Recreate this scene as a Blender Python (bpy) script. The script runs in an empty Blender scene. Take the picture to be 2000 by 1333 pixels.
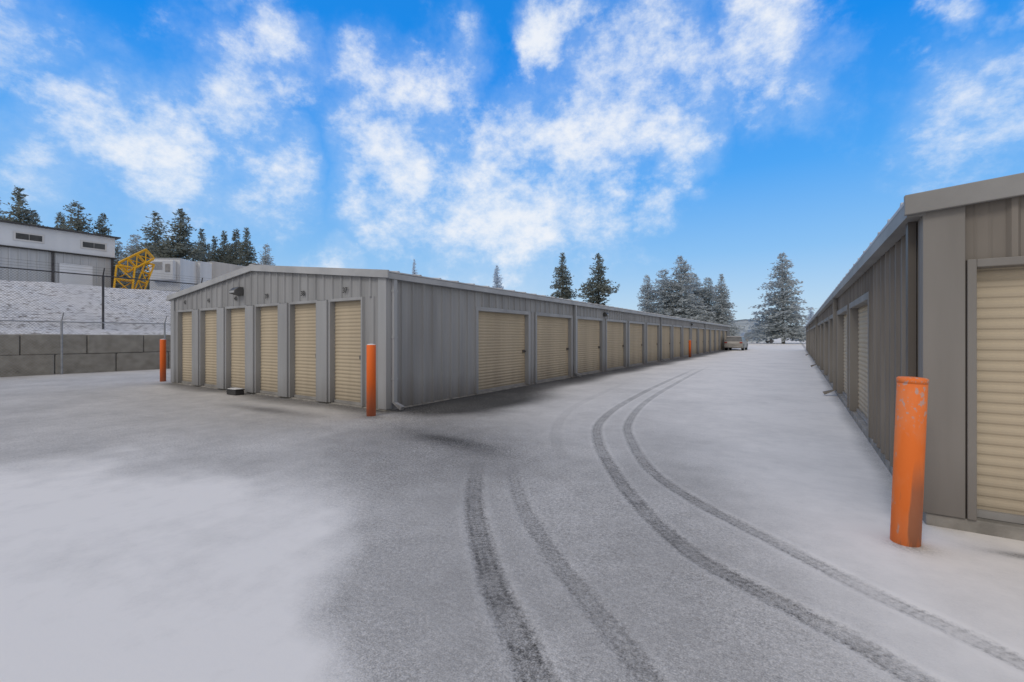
import bpy, math, random
import numpy as np
from mathutils import Vector, Matrix
random.seed(7); rng=np.random.default_rng(5)
scene=bpy.context.scene; col=scene.collection
F=867.0; HZ=658.0; CH=1.45; TH=math.radians(32.7); CS,SN=math.cos(TH),math.sin(TH)
def P(px,d):
    t=(px-1000)/F; return (d*(-SN+t*CS), d*(CS+t*SN))
def G(px,py):
    return P(px, F*CH/(py-HZ))
# ---------------- helpers ----------------
class MB:
    def __init__(s): s.v=[]; s.f=[]
    def quad(s,a,b,c,d):
        n=len(s.v); s.v+= [a,b,c,d]; s.f.append((n,n+1,n+2,n+3))
    def box(s,x0,x1,y0,y1,z0,z1):
        n=len(s.v)
        s.v+=[(x0,y0,z0),(x1,y0,z0),(x1,y1,z0),(x0,y1,z0),(x0,y0,z1),(x1,y0,z1),(x1,y1,z1),(x0,y1,z1)]
        for q in ((0,3,2,1),(4,5,6,7),(0,1,5,4),(1,2,6,5),(2,3,7,6),(3,0,4,7)): s.f.append(tuple(n+i for i in q))
        return s
    def tube(s,a,b,r,n=8,r2=None):
        a=Vector(a); b=Vector(b); r2=r if r2 is None else r2
        d=(b-a).normalized(); u=d.orthogonal().normalized(); w=d.cross(u)
        k=len(s.v)
        for p,rr in ((a,r),(b,r2)):
            for i in range(n):
                t=2*math.pi*i/n; s.v.append(tuple(p+u*math.cos(t)*rr+w*math.sin(t)*rr))
        for i in range(n):
            j=(i+1)%n; s.f.append((k+i,k+j,k+n+j,k+n+i))
        s.f.append(tuple(k+i for i in range(n))[::-1]); s.f.append(tuple(k+n+i for i in range(n)))
        return s
    def lathe(s,prof,n=24,c=(0,0,0),axis='z'):
        k=len(s.v)
        for r,z in prof:
            for i in range(n):
                t=2*math.pi*i/n; a,b=r*math.cos(t),r*math.sin(t)
                s.v.append((c[0]+a,c[1]+b,c[2]+z) if axis=='z' else (c[0]+z,c[1]+a,c[2]+b))
        for m in range(len(prof)-1):
            for i in range(n):
                j=(i+1)%n; s.f.append((k+m*n+i,k+m*n+j,k+(m+1)*n+j,k+(m+1)*n+i))
        s.f.append(tuple(k+i for i in range(n))[::-1]); s.f.append(tuple(k+(len(prof)-1)*n+i for i in range(n)))
        return s
    def prism(s,pts,x0,x1,inset=None):   # pts in (y,z) extruded along x
        k=len(s.v); n=len(pts)
        for x in (x0,x1): s.v+=[(x,p[0],p[1]) for p in pts]
        for i in range(n):
            j=(i+1)%n; s.f.append((k+i,k+j,k+n+j,k+n+i))
        s.f.append(tuple(k+i for i in range(n))[::-1]); s.f.append(tuple(k+n+i for i in range(n)))
        return s
    def mesh(s,name,mat,smooth=False):
        me=bpy.data.meshes.new(name); me.from_pydata([tuple(v) for v in s.v],[],s.f); me.materials.append(mat)
        if smooth:
            for p in me.polygons: p.use_smooth=True
        me.update(); return me
    def build(s,name,mat,parent=None,smooth=False,bevel=0):
        o=bpy.data.objects.new(name,s.mesh(name,mat,smooth)); col.objects.link(o); o.parent=parent
        if bevel:
            b=o.modifiers.new('bevel','BEVEL'); b.width=bevel; b.segments=2; b.limit_method='ANGLE'
        return o
def tag(o,label=None,cat=None,group=None,kind=None):
    if label: o['label']=label
    if cat: o['category']=cat
    if group: o['group']=group
    if kind: o['kind']=kind
    return o
def thing(name,label,cat,loc=(0,0,0),rz=0,group=None):
    o=bpy.data.objects.new(name,None); col.objects.link(o); o.location=loc; o.rotation_euler=(0,0,rz)
    return tag(o,label,cat,group)
def inst(name,me,parent,loc=(0,0,0),rz=0,scale=None):
    o=bpy.data.objects.new(name,me); col.objects.link(o); o.parent=parent; o.location=loc; o.rotation_euler=(0,0,rz)
    if scale: o.scale=scale
    return o
# ---------------- materials ----------------
def mat(name,c1,c2=None,rough=.6,metal=0,scale=3,detail=5,bump=0,bscale=40,c3=None,streak=False,lo=.35,hi=.65,spec=.3,grime=0):
    m=bpy.data.materials.new(name); m.use_nodes=True; nt=m.node_tree; N=nt.nodes; L=nt.links
    b=N['Principled BSDF']; b.inputs['Roughness'].default_value=rough; b.inputs['Metallic'].default_value=metal
    b.inputs['Specular IOR Level'].default_value=spec
    c2=c2 or tuple(x*.85 for x in c1)
    tc=N.new('ShaderNodeTexCoord'); mp=N.new('ShaderNodeMapping'); L.new(tc.outputs['Object'],mp.inputs[0])
    if streak: mp.inputs['Scale'].default_value=(1,1,.12)
    n=N.new('ShaderNodeTexNoise'); n.inputs['Scale'].default_value=scale; n.inputs['Detail'].default_value=detail; L.new(mp.outputs[0],n.inputs[0])
    r=N.new('ShaderNodeValToRGB'); r.color_ramp.elements[0].position=lo; r.color_ramp.elements[1].position=hi
    r.color_ramp.elements[0].color=(*c1,1); r.color_ramp.elements[1].color=(*c2,1)
    if c3:
        e=r.color_ramp.elements.new(min(.98,hi+.12)); e.color=(*c3,1)
    L.new(n.outputs[0],r.inputs[0]); out=r.outputs[0]
    if grime:   # dirt splashed up from the ground, world height
        ge=N.new('ShaderNodeNewGeometry'); sp=N.new('ShaderNodeSeparateXYZ'); L.new(ge.outputs['Position'],sp.inputs[0])
        a=N.new('ShaderNodeMath'); a.operation='MULTIPLY_ADD'; L.new(n.outputs[0],a.inputs[0]); a.inputs[1].default_value=-.7; L.new(sp.outputs[2],a.inputs[2])
        q=N.new('ShaderNodeMapRange'); q.inputs[1].default_value=-.35; q.inputs[2].default_value=.25; q.inputs[3].default_value=grime; q.inputs[4].default_value=0; L.new(a.outputs[0],q.inputs[0])
        x=N.new('ShaderNodeMix'); x.data_type='RGBA'; L.new(q.outputs[0],x.inputs[0]); L.new(out,x.inputs[6]); x.inputs[7].default_value=(.13,.115,.1,1); out=x.outputs[2]
    L.new(out,b.inputs['Base Color'])
    if bump:
        n2=N.new('ShaderNodeTexNoise'); n2.inputs['Scale'].default_value=bscale; n2.inputs['Detail'].default_value=4; L.new(tc.outputs['Object'],n2.inputs[0])
        bp=N.new('ShaderNodeBump'); bp.inputs['Strength'].default_value=bump; bp.inputs['Distance'].default_value=.02
        L.new(n2.outputs[0],bp.inputs['Height']); L.new(bp.outputs[0],b.inputs['Normal'])
    return m
M={}
M['wall']=mat('grey_metal',(.335,.34,.345),(.262,.265,.268),.55,.0,2.5,streak=True,grime=.6)
M['wall_r']=mat('taupe_metal',(.245,.22,.19),(.165,.146,.124),.6,.0,2.5,streak=True,grime=.6,spec=.2)
M['trim']=mat('trim_metal',(.37,.38,.39),(.30,.31,.32),.5,.0,2,streak=True,grime=.4)
M['trim_r']=mat('taupe_trim',(.255,.24,.22),(.185,.172,.155),.55,.0,2,streak=True,grime=.6)
M['jamb']=mat('jamb_metal',(.36,.367,.375),(.29,.295,.30),.5,0,2,streak=True,grime=.4)
M['roof']=mat('snowy_roof',(.58,.59,.60),(.42,.42,.43),.6,0,1.2)
M['fascia']=mat('fascia_metal',(.44,.45,.46),(.33,.34,.35),.5,0,1.5)
M['fascia_r']=mat('fascia_taupe',(.30,.295,.285),(.225,.22,.21),.5,0,1.5)
M['door']=mat('tan_door',(.51,.435,.32),(.43,.365,.27),.8,0,1.6,streak=True,spec=.06,grime=.35)
M['bar']=mat('grey_bar',(.33,.32,.30),(.24,.23,.22),.5)
M['latch']=mat('latch_metal',(.12,.11,.10),(.2,.19,.18),.4,.6)
M['dark']=mat('dark_metal',(.03,.03,.032),(.05,.05,.05),.45)
M['lamp']=mat('lamp_housing',(.07,.07,.07),(.11,.11,.11),.5)
M['lens']=mat('lamp_glass',(.35,.37,.38),(.45,.46,.47),.15)
M['conc']=mat('concrete',(.36,.335,.285),(.25,.23,.19),.9,0,3,6,.4,25,c3=(.17,.155,.13))
M['slab']=mat('slab_concrete',(.33,.31,.28),(.2,.19,.17),.9,0,5,6,.3,40)
M['orange']=mat('orange_paint',(.84,.16,.024),(.70,.13,.022),.55,0,5,6,.12,30,streak=True,c3=(.66,.22,.10),spec=.25,grime=.5)
M['snow']=mat('snow',(.72,.71,.70),(.62,.61,.60),.8,0,2,5,.3,15)
M['galv']=mat('galvanised',(.36,.37,.38),(.28,.29,.3),.45,.3,6)
M['fence_dark']=mat('dark_fence_metal',(.05,.05,.055),(.08,.08,.085),.5,.2,6)
M['white']=mat('white_paint',(.64,.65,.66),(.54,.55,.56),.5,0,1.2,streak=True)
M['haze_white']=mat('hazed_white',(.40,.44,.48),(.35,.39,.43),.6,0,1.2,streak=True)  # white for the far truck, distance haze mixed into the colour
M['white2']=mat('cream_box',(.52,.50,.47),(.44,.42,.39),.5,0,1.2,streak=True)
M['carpaint']=mat('beige_car_paint',(.36,.345,.32),(.31,.295,.27),.4,0,1.2)
M['glass']=mat('dark_glass',(.04,.045,.05),(.07,.075,.08),.12)
M['carglass']=mat('hazed_glass',(.13,.13,.13),(.18,.18,.18),.3)  # car window lightened to grey, haze put into the colour
M['yellow']=mat('yellow_paint',(.80,.45,.02),(.66,.36,.02),.5,0,3)
M['rubber']=mat('rubber',(.02,.02,.02),(.03,.03,.03),.85)
M['red']=mat('red_lens',(.35,.05,.04),(.28,.04,.03),.25)
M['ink']=mat('black_ink',(.045,.045,.045),(.07,.07,.07),.6)
M['trunk']=mat('bark',(.18,.165,.15),(.13,.12,.11),.95,0,4,4)
M['bgwall']=mat('pale_panel',(.70,.74,.79),(.62,.66,.71),.5,0,1,streak=True)
M['bgwall2']=mat('grey_panel',(.50,.53,.57),(.43,.46,.49),.5,0,1,streak=True)
M['fargrey']=mat('hazed_panel',(.44,.50,.56),(.40,.46,.52),.7,0,1,streak=True)  # far building walls, mist painted in as a pale blue grey
M['fargrey2']=mat('hazed_panel_dark',(.36,.42,.48),(.33,.39,.45),.7,0,1,streak=True)  # darker tone for far roof and trim, same painted mist
def crownmat(name,g1,g2,sn,amt,tl=.45):
    m=bpy.data.materials.new(name); m.use_nodes=True; nt=m.node_tree; N=nt.nodes; L=nt.links
    b=N['Principled BSDF']; b.inputs['Roughness'].default_value=.9; b.inputs['Specular IOR Level'].default_value=.05
    tc=N.new('ShaderNodeTexCoord')
    n=N.new('ShaderNodeTexNoise'); n.inputs['Scale'].default_value=.9; n.inputs['Detail'].default_value=3; L.new(tc.outputs['Object'],n.inputs[0])
    r=N.new('ShaderNodeValToRGB'); r.color_ramp.elements[0].position=.35; r.color_ramp.elements[1].position=.62
    r.color_ramp.elements[0].color=(*g1,1); r.color_ramp.elements[1].color=(*g2,1); L.new(n.outputs[0],r.inputs[0])
    n2=N.new('ShaderNodeTexNoise'); n2.inputs['Scale'].default_value=1.7; n2.inputs['Detail'].default_value=2; L.new(tc.outputs['Object'],n2.inputs[0])
    mr=N.new('ShaderNodeMapRange'); mr.inputs[1].default_value=.45; mr.inputs[2].default_value=.72; mr.inputs[4].default_value=amt; L.new(n2.outputs[0],mr.inputs[0])
    mx=N.new('ShaderNodeMix'); mx.data_type='RGBA'; L.new(mr.outputs[0],mx.inputs[0]); L.new(r.outputs[0],mx.inputs[6]); mx.inputs[7].default_value=(*sn,1)
    tr=N.new('ShaderNodeBsdfTranslucent'); L.new(mx.outputs[2],tr.inputs[0]); ms=N.new('ShaderNodeMixShader'); ms.inputs[0].default_value=tl
    L.new(mx.outputs[2],b.inputs['Base Color']); L.new(b.outputs[0],ms.inputs[1]); L.new(tr.outputs[0],ms.inputs[2]); L.new(ms.outputs[0],N['Material Output'].inputs[0]); return m
M['fir']=crownmat('fir_needles',(.20,.22,.19),(.26,.28,.245),(.31,.33,.31),.3)
M['firhaze']=crownmat('hazed_needles',(.45,.49,.50),(.52,.56,.575),(.56,.60,.62),.4)  # needles paled so the colour itself carries the haze
M['firpale']=crownmat('snowy_hazed_needles',(.56,.64,.72),(.62,.70,.78),(.68,.75,.82),.6)  # snow on the needles plus painted distance haze
# ---------------- ground ----------------
def axis(lo,hi,step,mid,midstep,far,lo2,hi2):
    a=list(np.arange(lo,hi,step))
    b=list(np.arange(hi,hi2,midstep)); c=list(np.arange(lo-midstep,lo2,-midstep))
    g=[];x=hi2;s=midstep
    while x<far: g.append(x); s*=1.35; x+=s
    h=[];x=c[-1]-midstep if c else lo;s=midstep
    while x>-far: h.append(x); s*=1.35; x-=s
    return np.array(sorted(set(np.round(a+b+c+g+h,4))))
XA=axis(-7.4,2.2,.03,0,.14,4000,-26,6); YA=axis(.2,13,.03,0,.14,4000,-2,36)
gx,gy=np.meshgrid(XA,YA); gx=gx.ravel(); gy=gy.ravel(); nv=len(gx)
def proj(x,y):
    d=-SN*x+CS*y; u=CS*x+SN*y; d=np.where(d<.3,.3,d)
    return 1000+F*u/d, HZ+F*CH/d
px,py=proj(gx,gy); front=(-SN*gx+CS*gy)>.3
def ss(a,b,x): 
    t=np.clip((x-a)/(b-a),0,1); return t*t*(3-2*t)
def wob(x,y,s,ph): return np.sin(x*s+ph)*.5+np.sin(y*s*1.3+ph*2+np.sin(x*s*.7)*1.5)*.5
cover=np.full(nv,.84)
w1=wob(gx,gy,2.6,1)*34+wob(gx,gy,7,3)*22+wob(gx,gy,17,5)*10
mid=ss(560,740,px+w1)*(1-ss(1150,1560,px+w1-(py-900)*.7))*ss(760,930,py)
cover-=mid*.20
band=ss(690,760,py)*(1-ss(880,1010,py+w1*.6))*(1-ss(900,1150,px)); cover-=band*.14
sm=(1-ss(580,710,px+w1*.9))*ss(860,970,py+w1*.5-ss(380,520,px)*70)
cover=cover*(1-sm)+sm*.99
rt=ss(1300,1560,px+(900-py)*.9); cover=np.where(front,cover+rt*(.99-cover)*.9,cover)
def spot(x,y,rx,ry,ang,a,soft=1.0):
    global cover
    c,s=math.cos(ang),math.sin(ang); dx=gx-x; dy=gy-y
    u=(dx*c+dy*s)/rx; v=(-dx*s+dy*c)/ry
    cover=cover-a*np.exp(-(u*u+v*v)**soft)
def line_spot(p,q,ry,a,soft=1.4):
    (xa,ya),(xb,yb)=G(*p),G(*q); spot((xa+xb)/2,(ya+yb)/2,math.hypot(xb-xa,yb-ya)/2,ry,math.atan2(yb-ya,xb-xa),a,soft)
dm=gx+6.75; on=ss(5.6,6.6,gy)*(1-ss(57,59,gy))
edge=.95+.3*wob(gx,gy,.9,2)+.6*np.exp(-((gy-8.5)/2.6)**2)
cover-=on*.66*(dm>-.3)*(1-ss(edge*.4,edge*1.5,dm))
df=5.97-gy; onf=ss(-17,-16,gx)*(1-ss(-6.9,-6.4,gx)); ef=.38+.12*wob(gx,gy,1.7,0)
cover-=onf*.36*(df>-.3)*(1-ss(ef*.3,ef*2.2,df))
dr=.85-gx; cover-=.3*ss(4.4,5,gy)*(dr>-.2)*(1-ss(.02,.22+.06*wob(gx,gy,2,0),dr))
line_spot((790,842),(985,890),.24,.22,1.0)
line_spot((820,850),(950,872),.12,.12,1.0)
line_spot((760,815),(980,870),.8,.16,1.0)
line_spot((840,806),(1060,772),.7,.42,1.0)
line_spot((880,800),(995,806),.55,.26,1.0)
line_spot((450,792),(600,812),.2,.3,1.0)
x,y=G(560,830); spot(x,y,2.4,.5,.1,.08)
x,y=G(2020,1092); spot(x,y,.20,.05,.1,.5)
x,y=G(1775,1068); spot(x,y,.14,.1,0,.35)
x,y=G(725,815); spot(x,y,.22,.16,0,.2)
def catmull(pts,n=14):
    p=[np.array(q) for q in pts]; p=[2*p[0]-p[1]]+p+[2*p[-1]-p[-2]]; out=[]
    for i in range(1,len(p)-2):
        for k in range(n):
            t=k/n; out.append(.5*((2*p[i])+(-p[i-1]+p[i+1])*t+(2*p[i-1]-5*p[i]+4*p[i+1]-p[i+2])*t*t+(-p[i-1]+3*p[i]-3*p[i+1]+p[i+2])*t**3))
    out.append(p[-2]); return np.array(out)
trk=[([(1085,1420),(1045,1320),(1010,1235),(968,1150),(940,1060),(926,985),(930,925),(942,885)],.078,.78),
     ([(1330,1420),(1262,1320),(1180,1210),(1098,1110),(1045,1030),(1012,965),(1000,905),(1003,880)],.066,.42),
     ([(2120,1490),(1960,1410),(1790,1325),(1650,1242),(1480,1152),(1345,1075),(1248,985),(1195,915),(1168,860),(1172,825),(1215,790),(1275,758),(1330,733),(1372,715)],.070,.66),
     ([(2400,1470),(2200,1385),(2010,1302),(1850,1225),(1690,1150),(1500,1052),(1365,982),(1275,922),(1235,865),(1228,825),(1262,785),(1310,755),(1360,728),(1395,712)],.064,.6),
     ([(1105,900),(1085,860),(1095,820),(1140,785),(1230,745)],.08,.14)]
tdist=np.full(nv,9.0); tlong=np.zeros(nv); tamp=np.zeros(nv)
near=np.where(front&(gx>-9)&(gx<5)&(gy>0)&(gy<33))[0]
qx=gx[near]; qy=gy[near]
for pts,w,a in trk:
    c=catmull([G(*p) for p in pts]); best=np.full(len(near),1e9); bs=np.zeros(len(near)); S=0
    for i in range(len(c)-1):
        d=c[i+1]-c[i]; l=np.hypot(*d)
        if l<1e-6: continue
        t=np.clip(((qx-c[i][0])*d[0]+(qy-c[i][1])*d[1])/l/l,0,1)
        D=np.hypot(qx-c[i][0]-t*d[0],qy-c[i][1]-t*d[1]); u=D<best
        best=np.where(u,D,best); bs=np.where(u,S+t*l,bs); S+=l
    fa=a*(1-ss(S-9.0,S,bs) if S>12 else 1-ss(S-2.2,S,bs))*ss(0,.1,bs)
    r_=best/w; u=r_<tdist[near]
    tdist[near]=np.where(u,r_,tdist[near]); tlong[near]=np.where(u,bs,tlong[near]); tamp[near]=np.where(u,fa,tamp[near])
tdist=np.minimum(tdist,4)
gz=-.008*(1-ss(.8,1.3,tdist))*tamp+.003*np.exp(-((tdist-1.45)/.3)**2)*tamp+.004*wob(gx,gy,1.3,0)*(np.hypot(gx,gy)<40)
nx=len(XA); ny=len(YA)
ii,jj=np.meshgrid(np.arange(nx-1),np.arange(ny-1)); a=(jj*nx+ii).ravel()
faces=np.stack([a,a+1,a+nx+1,a+nx],1)
me=bpy.data.meshes.new('ground'); me.vertices.add(nv); me.vertices.foreach_set('co',np.stack([gx,gy,gz],1).ravel().astype(np.float32))
nf=len(faces); me.loops.add(nf*4); me.loops.foreach_set('vertex_index',faces.ravel().astype(np.int32)); me.polygons.add(nf)
me.polygons.foreach_set('loop_start',(np.arange(nf)*4).astype(np.int32)); me.polygons.foreach_set('loop_total',np.full(nf,4,np.int32))
me.update(calc_edges=True); me.validate()
for nm,arr in (('cover',cover),('tdist',tdist),('tlong',tlong),('tamp',tamp)):
    at=me.attributes.new(nm,'FLOAT','POINT'); at.data.foreach_set('value',arr.astype(np.float32))
me.polygons.foreach_set('use_smooth',np.ones(nf,bool))
g=bpy.data.objects.new('ground',me); col.objects.link(g); tag(g,'thin grey snow over asphalt yard with curving tyre tracks','ground',kind='structure')
m=bpy.data.materials.new('snowy_asphalt'); m.use_nodes=True; nt=m.node_tree; N=nt.nodes; L=nt.links
def math_(op,a,b=None,clamp=False):
    n=N.new('ShaderNodeMath'); n.operation=op; n.use_clamp=clamp
    for i,v in enumerate((a,b)):
        if v is None: continue
        if isinstance(v,(int,float)): n.inputs[i].default_value=v
        else: L.new(v,n.inputs[i])
    return n.outputs[0]
def mrange(v,a,b_,c=0,d=1,sm=True):
    n=N.new('ShaderNodeMapRange'); n.interpolation_type='SMOOTHSTEP' if sm else 'LINEAR'
    for i,q in enumerate((a,b_,c,d)): n.inputs[i+1].default_value=q
    L.new(v,n.inputs[0]); return n.outputs[0]
def noise(sc,det=4,rough=.5,vec=None):
    n=N.new('ShaderNodeTexNoise'); n.inputs['Scale'].default_value=sc; n.inputs['Detail'].default_value=det; n.inputs['Roughness'].default_value=rough
    L.new(vec if vec else tcg,n.inputs[0]); return n.outputs[0]
tcg=N.new('ShaderNodeTexCoord').outputs['Object']
def attr(n_):
    n=N.new('ShaderNodeAttribute'); n.attribute_name=n_; return n.outputs['Fac']
cv=attr('cover'); td=attr('tdist'); tl=attr('tlong'); ta=attr('tamp')
n1=noise(.7,5,.6); n2=noise(4.5,5,.65); n3=noise(38,3,.7); n4=noise(120,1,.6)
tdn=math_('ADD',math_('ADD',td,math_('MULTIPLY',math_('SUBTRACT',n3,.5),1.1)),math_('MULTIPLY',math_('SUBTRACT',n2,.5),.9))
tmask=math_('MULTIPLY',mrange(tdn,.65,1.35,1,0),ta)
chev=math_('SINE',math_('ADD',math_('MULTIPLY',tl,150.0),math_('MULTIPLY',td,4.5)))
groove=math_('COSINE',math_('MULTIPLY',td,9.5))
pat=math_('ADD',.72,math_('ADD',math_('MULTIPLY',chev,.13),math_('MULTIPLY',groove,.15)))
berm=math_('MULTIPLY',math_('MULTIPLY',mrange(td,1.0,1.35),mrange(td,1.5,2.1,1,0)),ta)
v=math_('ADD',cv,math_('MULTIPLY',math_('SUBTRACT',n1,.5),.34))
v=math_('ADD',v,math_('MULTIPLY',math_('SUBTRACT',n2,.5),.20))
v=math_('ADD',v,math_('MULTIPLY',berm,.06))
v=math_('SUBTRACT',v,math_('MULTIPLY',math_('MULTIPLY',tmask,pat),mrange(n2,.33,.66,.16,.56)))
v=math_('MINIMUM',math_('MAXIMUM',v,.03),1.0)
k=math_('MULTIPLY',math_('MULTIPLY',math_('SUBTRACT',1.0,v),1.8),mrange(n1,.35,.65,.5,1.15))
sp=math_('ADD',math_('MULTIPLY',math_('SUBTRACT',n3,.5),1.0),math_('MULTIPLY',math_('SUBTRACT',n4,.5),1.0))
v2=math_('ADD',v,math_('MULTIPLY',sp,k),True)
r=N.new('ShaderNodeValToRGB'); cr=r.color_ramp
cr.elements[0].position=0; cr.elements[0].color=(.05,.048,.045,1); cr.elements[1].position=1; cr.elements[1].color=(.78,.745,.695,1)
for p_,c_ in ((.3,.165),(.6,.375),(.85,.62)):
    e=cr.elements.new(p_); e.color=(c_,c_*.96,c_*.90,1)
L.new(v2,r.inputs[0]); b=N['Principled BSDF']; L.new(r.outputs[0],b.inputs['Base Color']); b.inputs['Roughness'].default_value=.85; b.inputs['Specular IOR Level'].default_value=.12
bp=N.new('ShaderNodeBump'); bp.inputs['Strength'].default_value=.4; bp.inputs['Distance'].default_value=.012
L.new(math_('ADD',math_('MULTIPLY',sp,k),math_('MULTIPLY',n2,.6)),bp.inputs['Height']); L.new(bp.outputs[0],b.inputs['Normal'])
me.materials.append(m)
# ---------------- snow bank and upper yard ----------------
bx=[-24.55,-25.2,-26.2,-28,-30,-32,-33.4,-34.4,-36,-45,-70,-120,-260]
bz=[1.40,1.62,1.78,2.45,3.15,3.85,4.3,4.37,4.37,4.37,4.4,4.5,4.5]
xs=[]; 
for i in range(len(bx)-1):
    n=14 if bx[i]>-36 else 3
    xs+=[(bx[i]+(bx[i+1]-bx[i])*k/n, bz[i]+(bz[i+1]-bz[i])*k/n) for k in range(n)]
ys=np.concatenate([np.arange(-60,0,4),np.arange(0,30,.35),np.arange(30,140,5)])
mb=MB()
for yy in ys:
    for (xx,zz) in xs:
        amp=.025 if -34.5<xx<-25 else .012
        mb.v.append((xx,yy,zz+amp*(math.sin(xx*2.1+yy*1.3)+math.sin(yy*2.9-xx)+math.sin(xx*5.3+yy*4.1)*.5)))
nx_=len(xs)
for j in range(len(ys)-1):
    for i in range(nx_-1): mb.f.append((j*nx_+i,(j+1)*nx_+i,(j+1)*nx_+i+1,j*nx_+i+1))
bm_=mat('bank_snow',(.66,.65,.64),(.55,.54,.53),.9,0,5,8,.5,14,c3=(.22,.2,.18),lo=.42,hi=.56)
tag(mb.build('snow_bank',bm_,smooth=True),'snow dusted earth bank rising behind the block wall','bank',kind='structure')
# ---------------- storage buildings ----------------
RIB=.305
def ribbed(mb,x0,x1,z0,zt,y=0,ph=0):
    xs=[x0]; offs=[0]
    k=math.floor((x0-ph)/RIB)
    while True:
        c=ph+k*RIB
        if c-.04>x1: break
        for dx,dy in ((-.038,0),(-.016,-.03),(.016,-.03),(.038,0)):
            if x0<c+dx<x1: xs.append(c+dx); offs.append(dy)
        for dx in (.11,.19):
            for ddx,dy in ((-.012,0),(0,-.005),(.012,0)):
                q=c+dx+ddx
                if x0<q<x1: xs.append(q); offs.append(dy)
        k+=1
    xs.append(x1); offs.append(0)
    for i in range(len(xs)-1):
        a,b_=xs[i],xs[i+1]
        mb.quad((a,y+offs[i],z0),(b_,y+offs[i+1],z0),(b_,y+offs[i+1],zt(b_)),(a,y+offs[i],zt(a)))
def door_mesh(w,h,name='roll_up_door'):
    mb=MB(); pr=[(0,0)]; z=.06; p=.078
    while z+p<h:
        pr+=[(z,0),(z+.014,-.001),(z+.027,-.009),(z+.045,-.011),(z+.060,-.008),(z+.072,-.001)]; z+=p
    pr.append((h,0))
    for i in range(len(pr)-1):
        (za,ya),(zb,yb)=pr[i],pr[i+1]; mb.quad((0,ya,za),(w,ya,za),(w,yb,zb),(0,yb,zb))
    return mb.mesh(name,M['door'])
dm_cache={}
def facade(root,org,rz,Lg,doors,zb,zt,top,W,T,fnum=None,ph=0,name='wall',flat=False,jw=.10,hh=.10):
    fo=MB()
    ribbed(fo,0,Lg,zt+hh-.01,top,0,ph)
    cuts=sorted(doors); edges=[0]+[q for d in cuts for q in d]+[Lg]
    for i in range(0,len(edges),2):
        a,b_=edges[i],edges[i+1]
        if b_-a>1.0: ribbed(fo,a+(.0 if i==0 else jw),b_-(.0 if i==len(edges)-2 else jw),zb,lambda x:zt+hh-.01,0,ph)
        elif flat and i not in (0,len(edges)-2):
            pl=MB().box(a+jw+.002,b_-jw-.002,-.085,.02,zb,zt+hh*.6).build('pilaster',M[T],root,bevel=.008); pl.location=org; pl.rotation_euler=(0,0,rz)
        elif b_-a>.05: ribbed(fo,a,b_,zb,lambda x:zt+hh-.01,0,(a+b_)/2)
    o=fo.build(name,M[W],root); o.location=org; o.rotation_euler=(0,0,rz)
    for (a,b_) in cuts:
        f=MB()
        f.box(a-jw,a,-.045,.12,zb,zt+hh); f.box(b_,b_+jw,-.045,.12,zb,zt+hh)
        f.box(a,b_,-.042,.12,zt,zt+hh)
        o=f.build('door_frame',M[T],root,bevel=.006); o.location=org; o.rotation_euler=(0,0,rz)
        key=(round(b_-a,3),round(zt-zb,3))
        if key not in dm_cache:
            w,h=key; bar=MB().box(.01,w-.01,-.035,.02,.0,.055).mesh('bottom_bar',M['bar'])
            la=MB().box(w-.16,w-.05,-.04,-.015,.95,1.03).box(w-.10,w-.02,-.052,-.041,.975,1.0).mesh('latch',M['latch'])
            dm_cache[key]=(door_mesh(w,h),bar,la)
        dme,bar,la=dm_cache[key]
        c,s=math.cos(rz),math.sin(rz); lx,ly=a,.09
        d=inst('roll_up_door',dme,root,(org[0]+lx*c-ly*s,org[1]+lx*s+ly*c,org[2]+zb),rz)
        inst('bottom_bar',bar,d); inst('latch',la,d)
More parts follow.
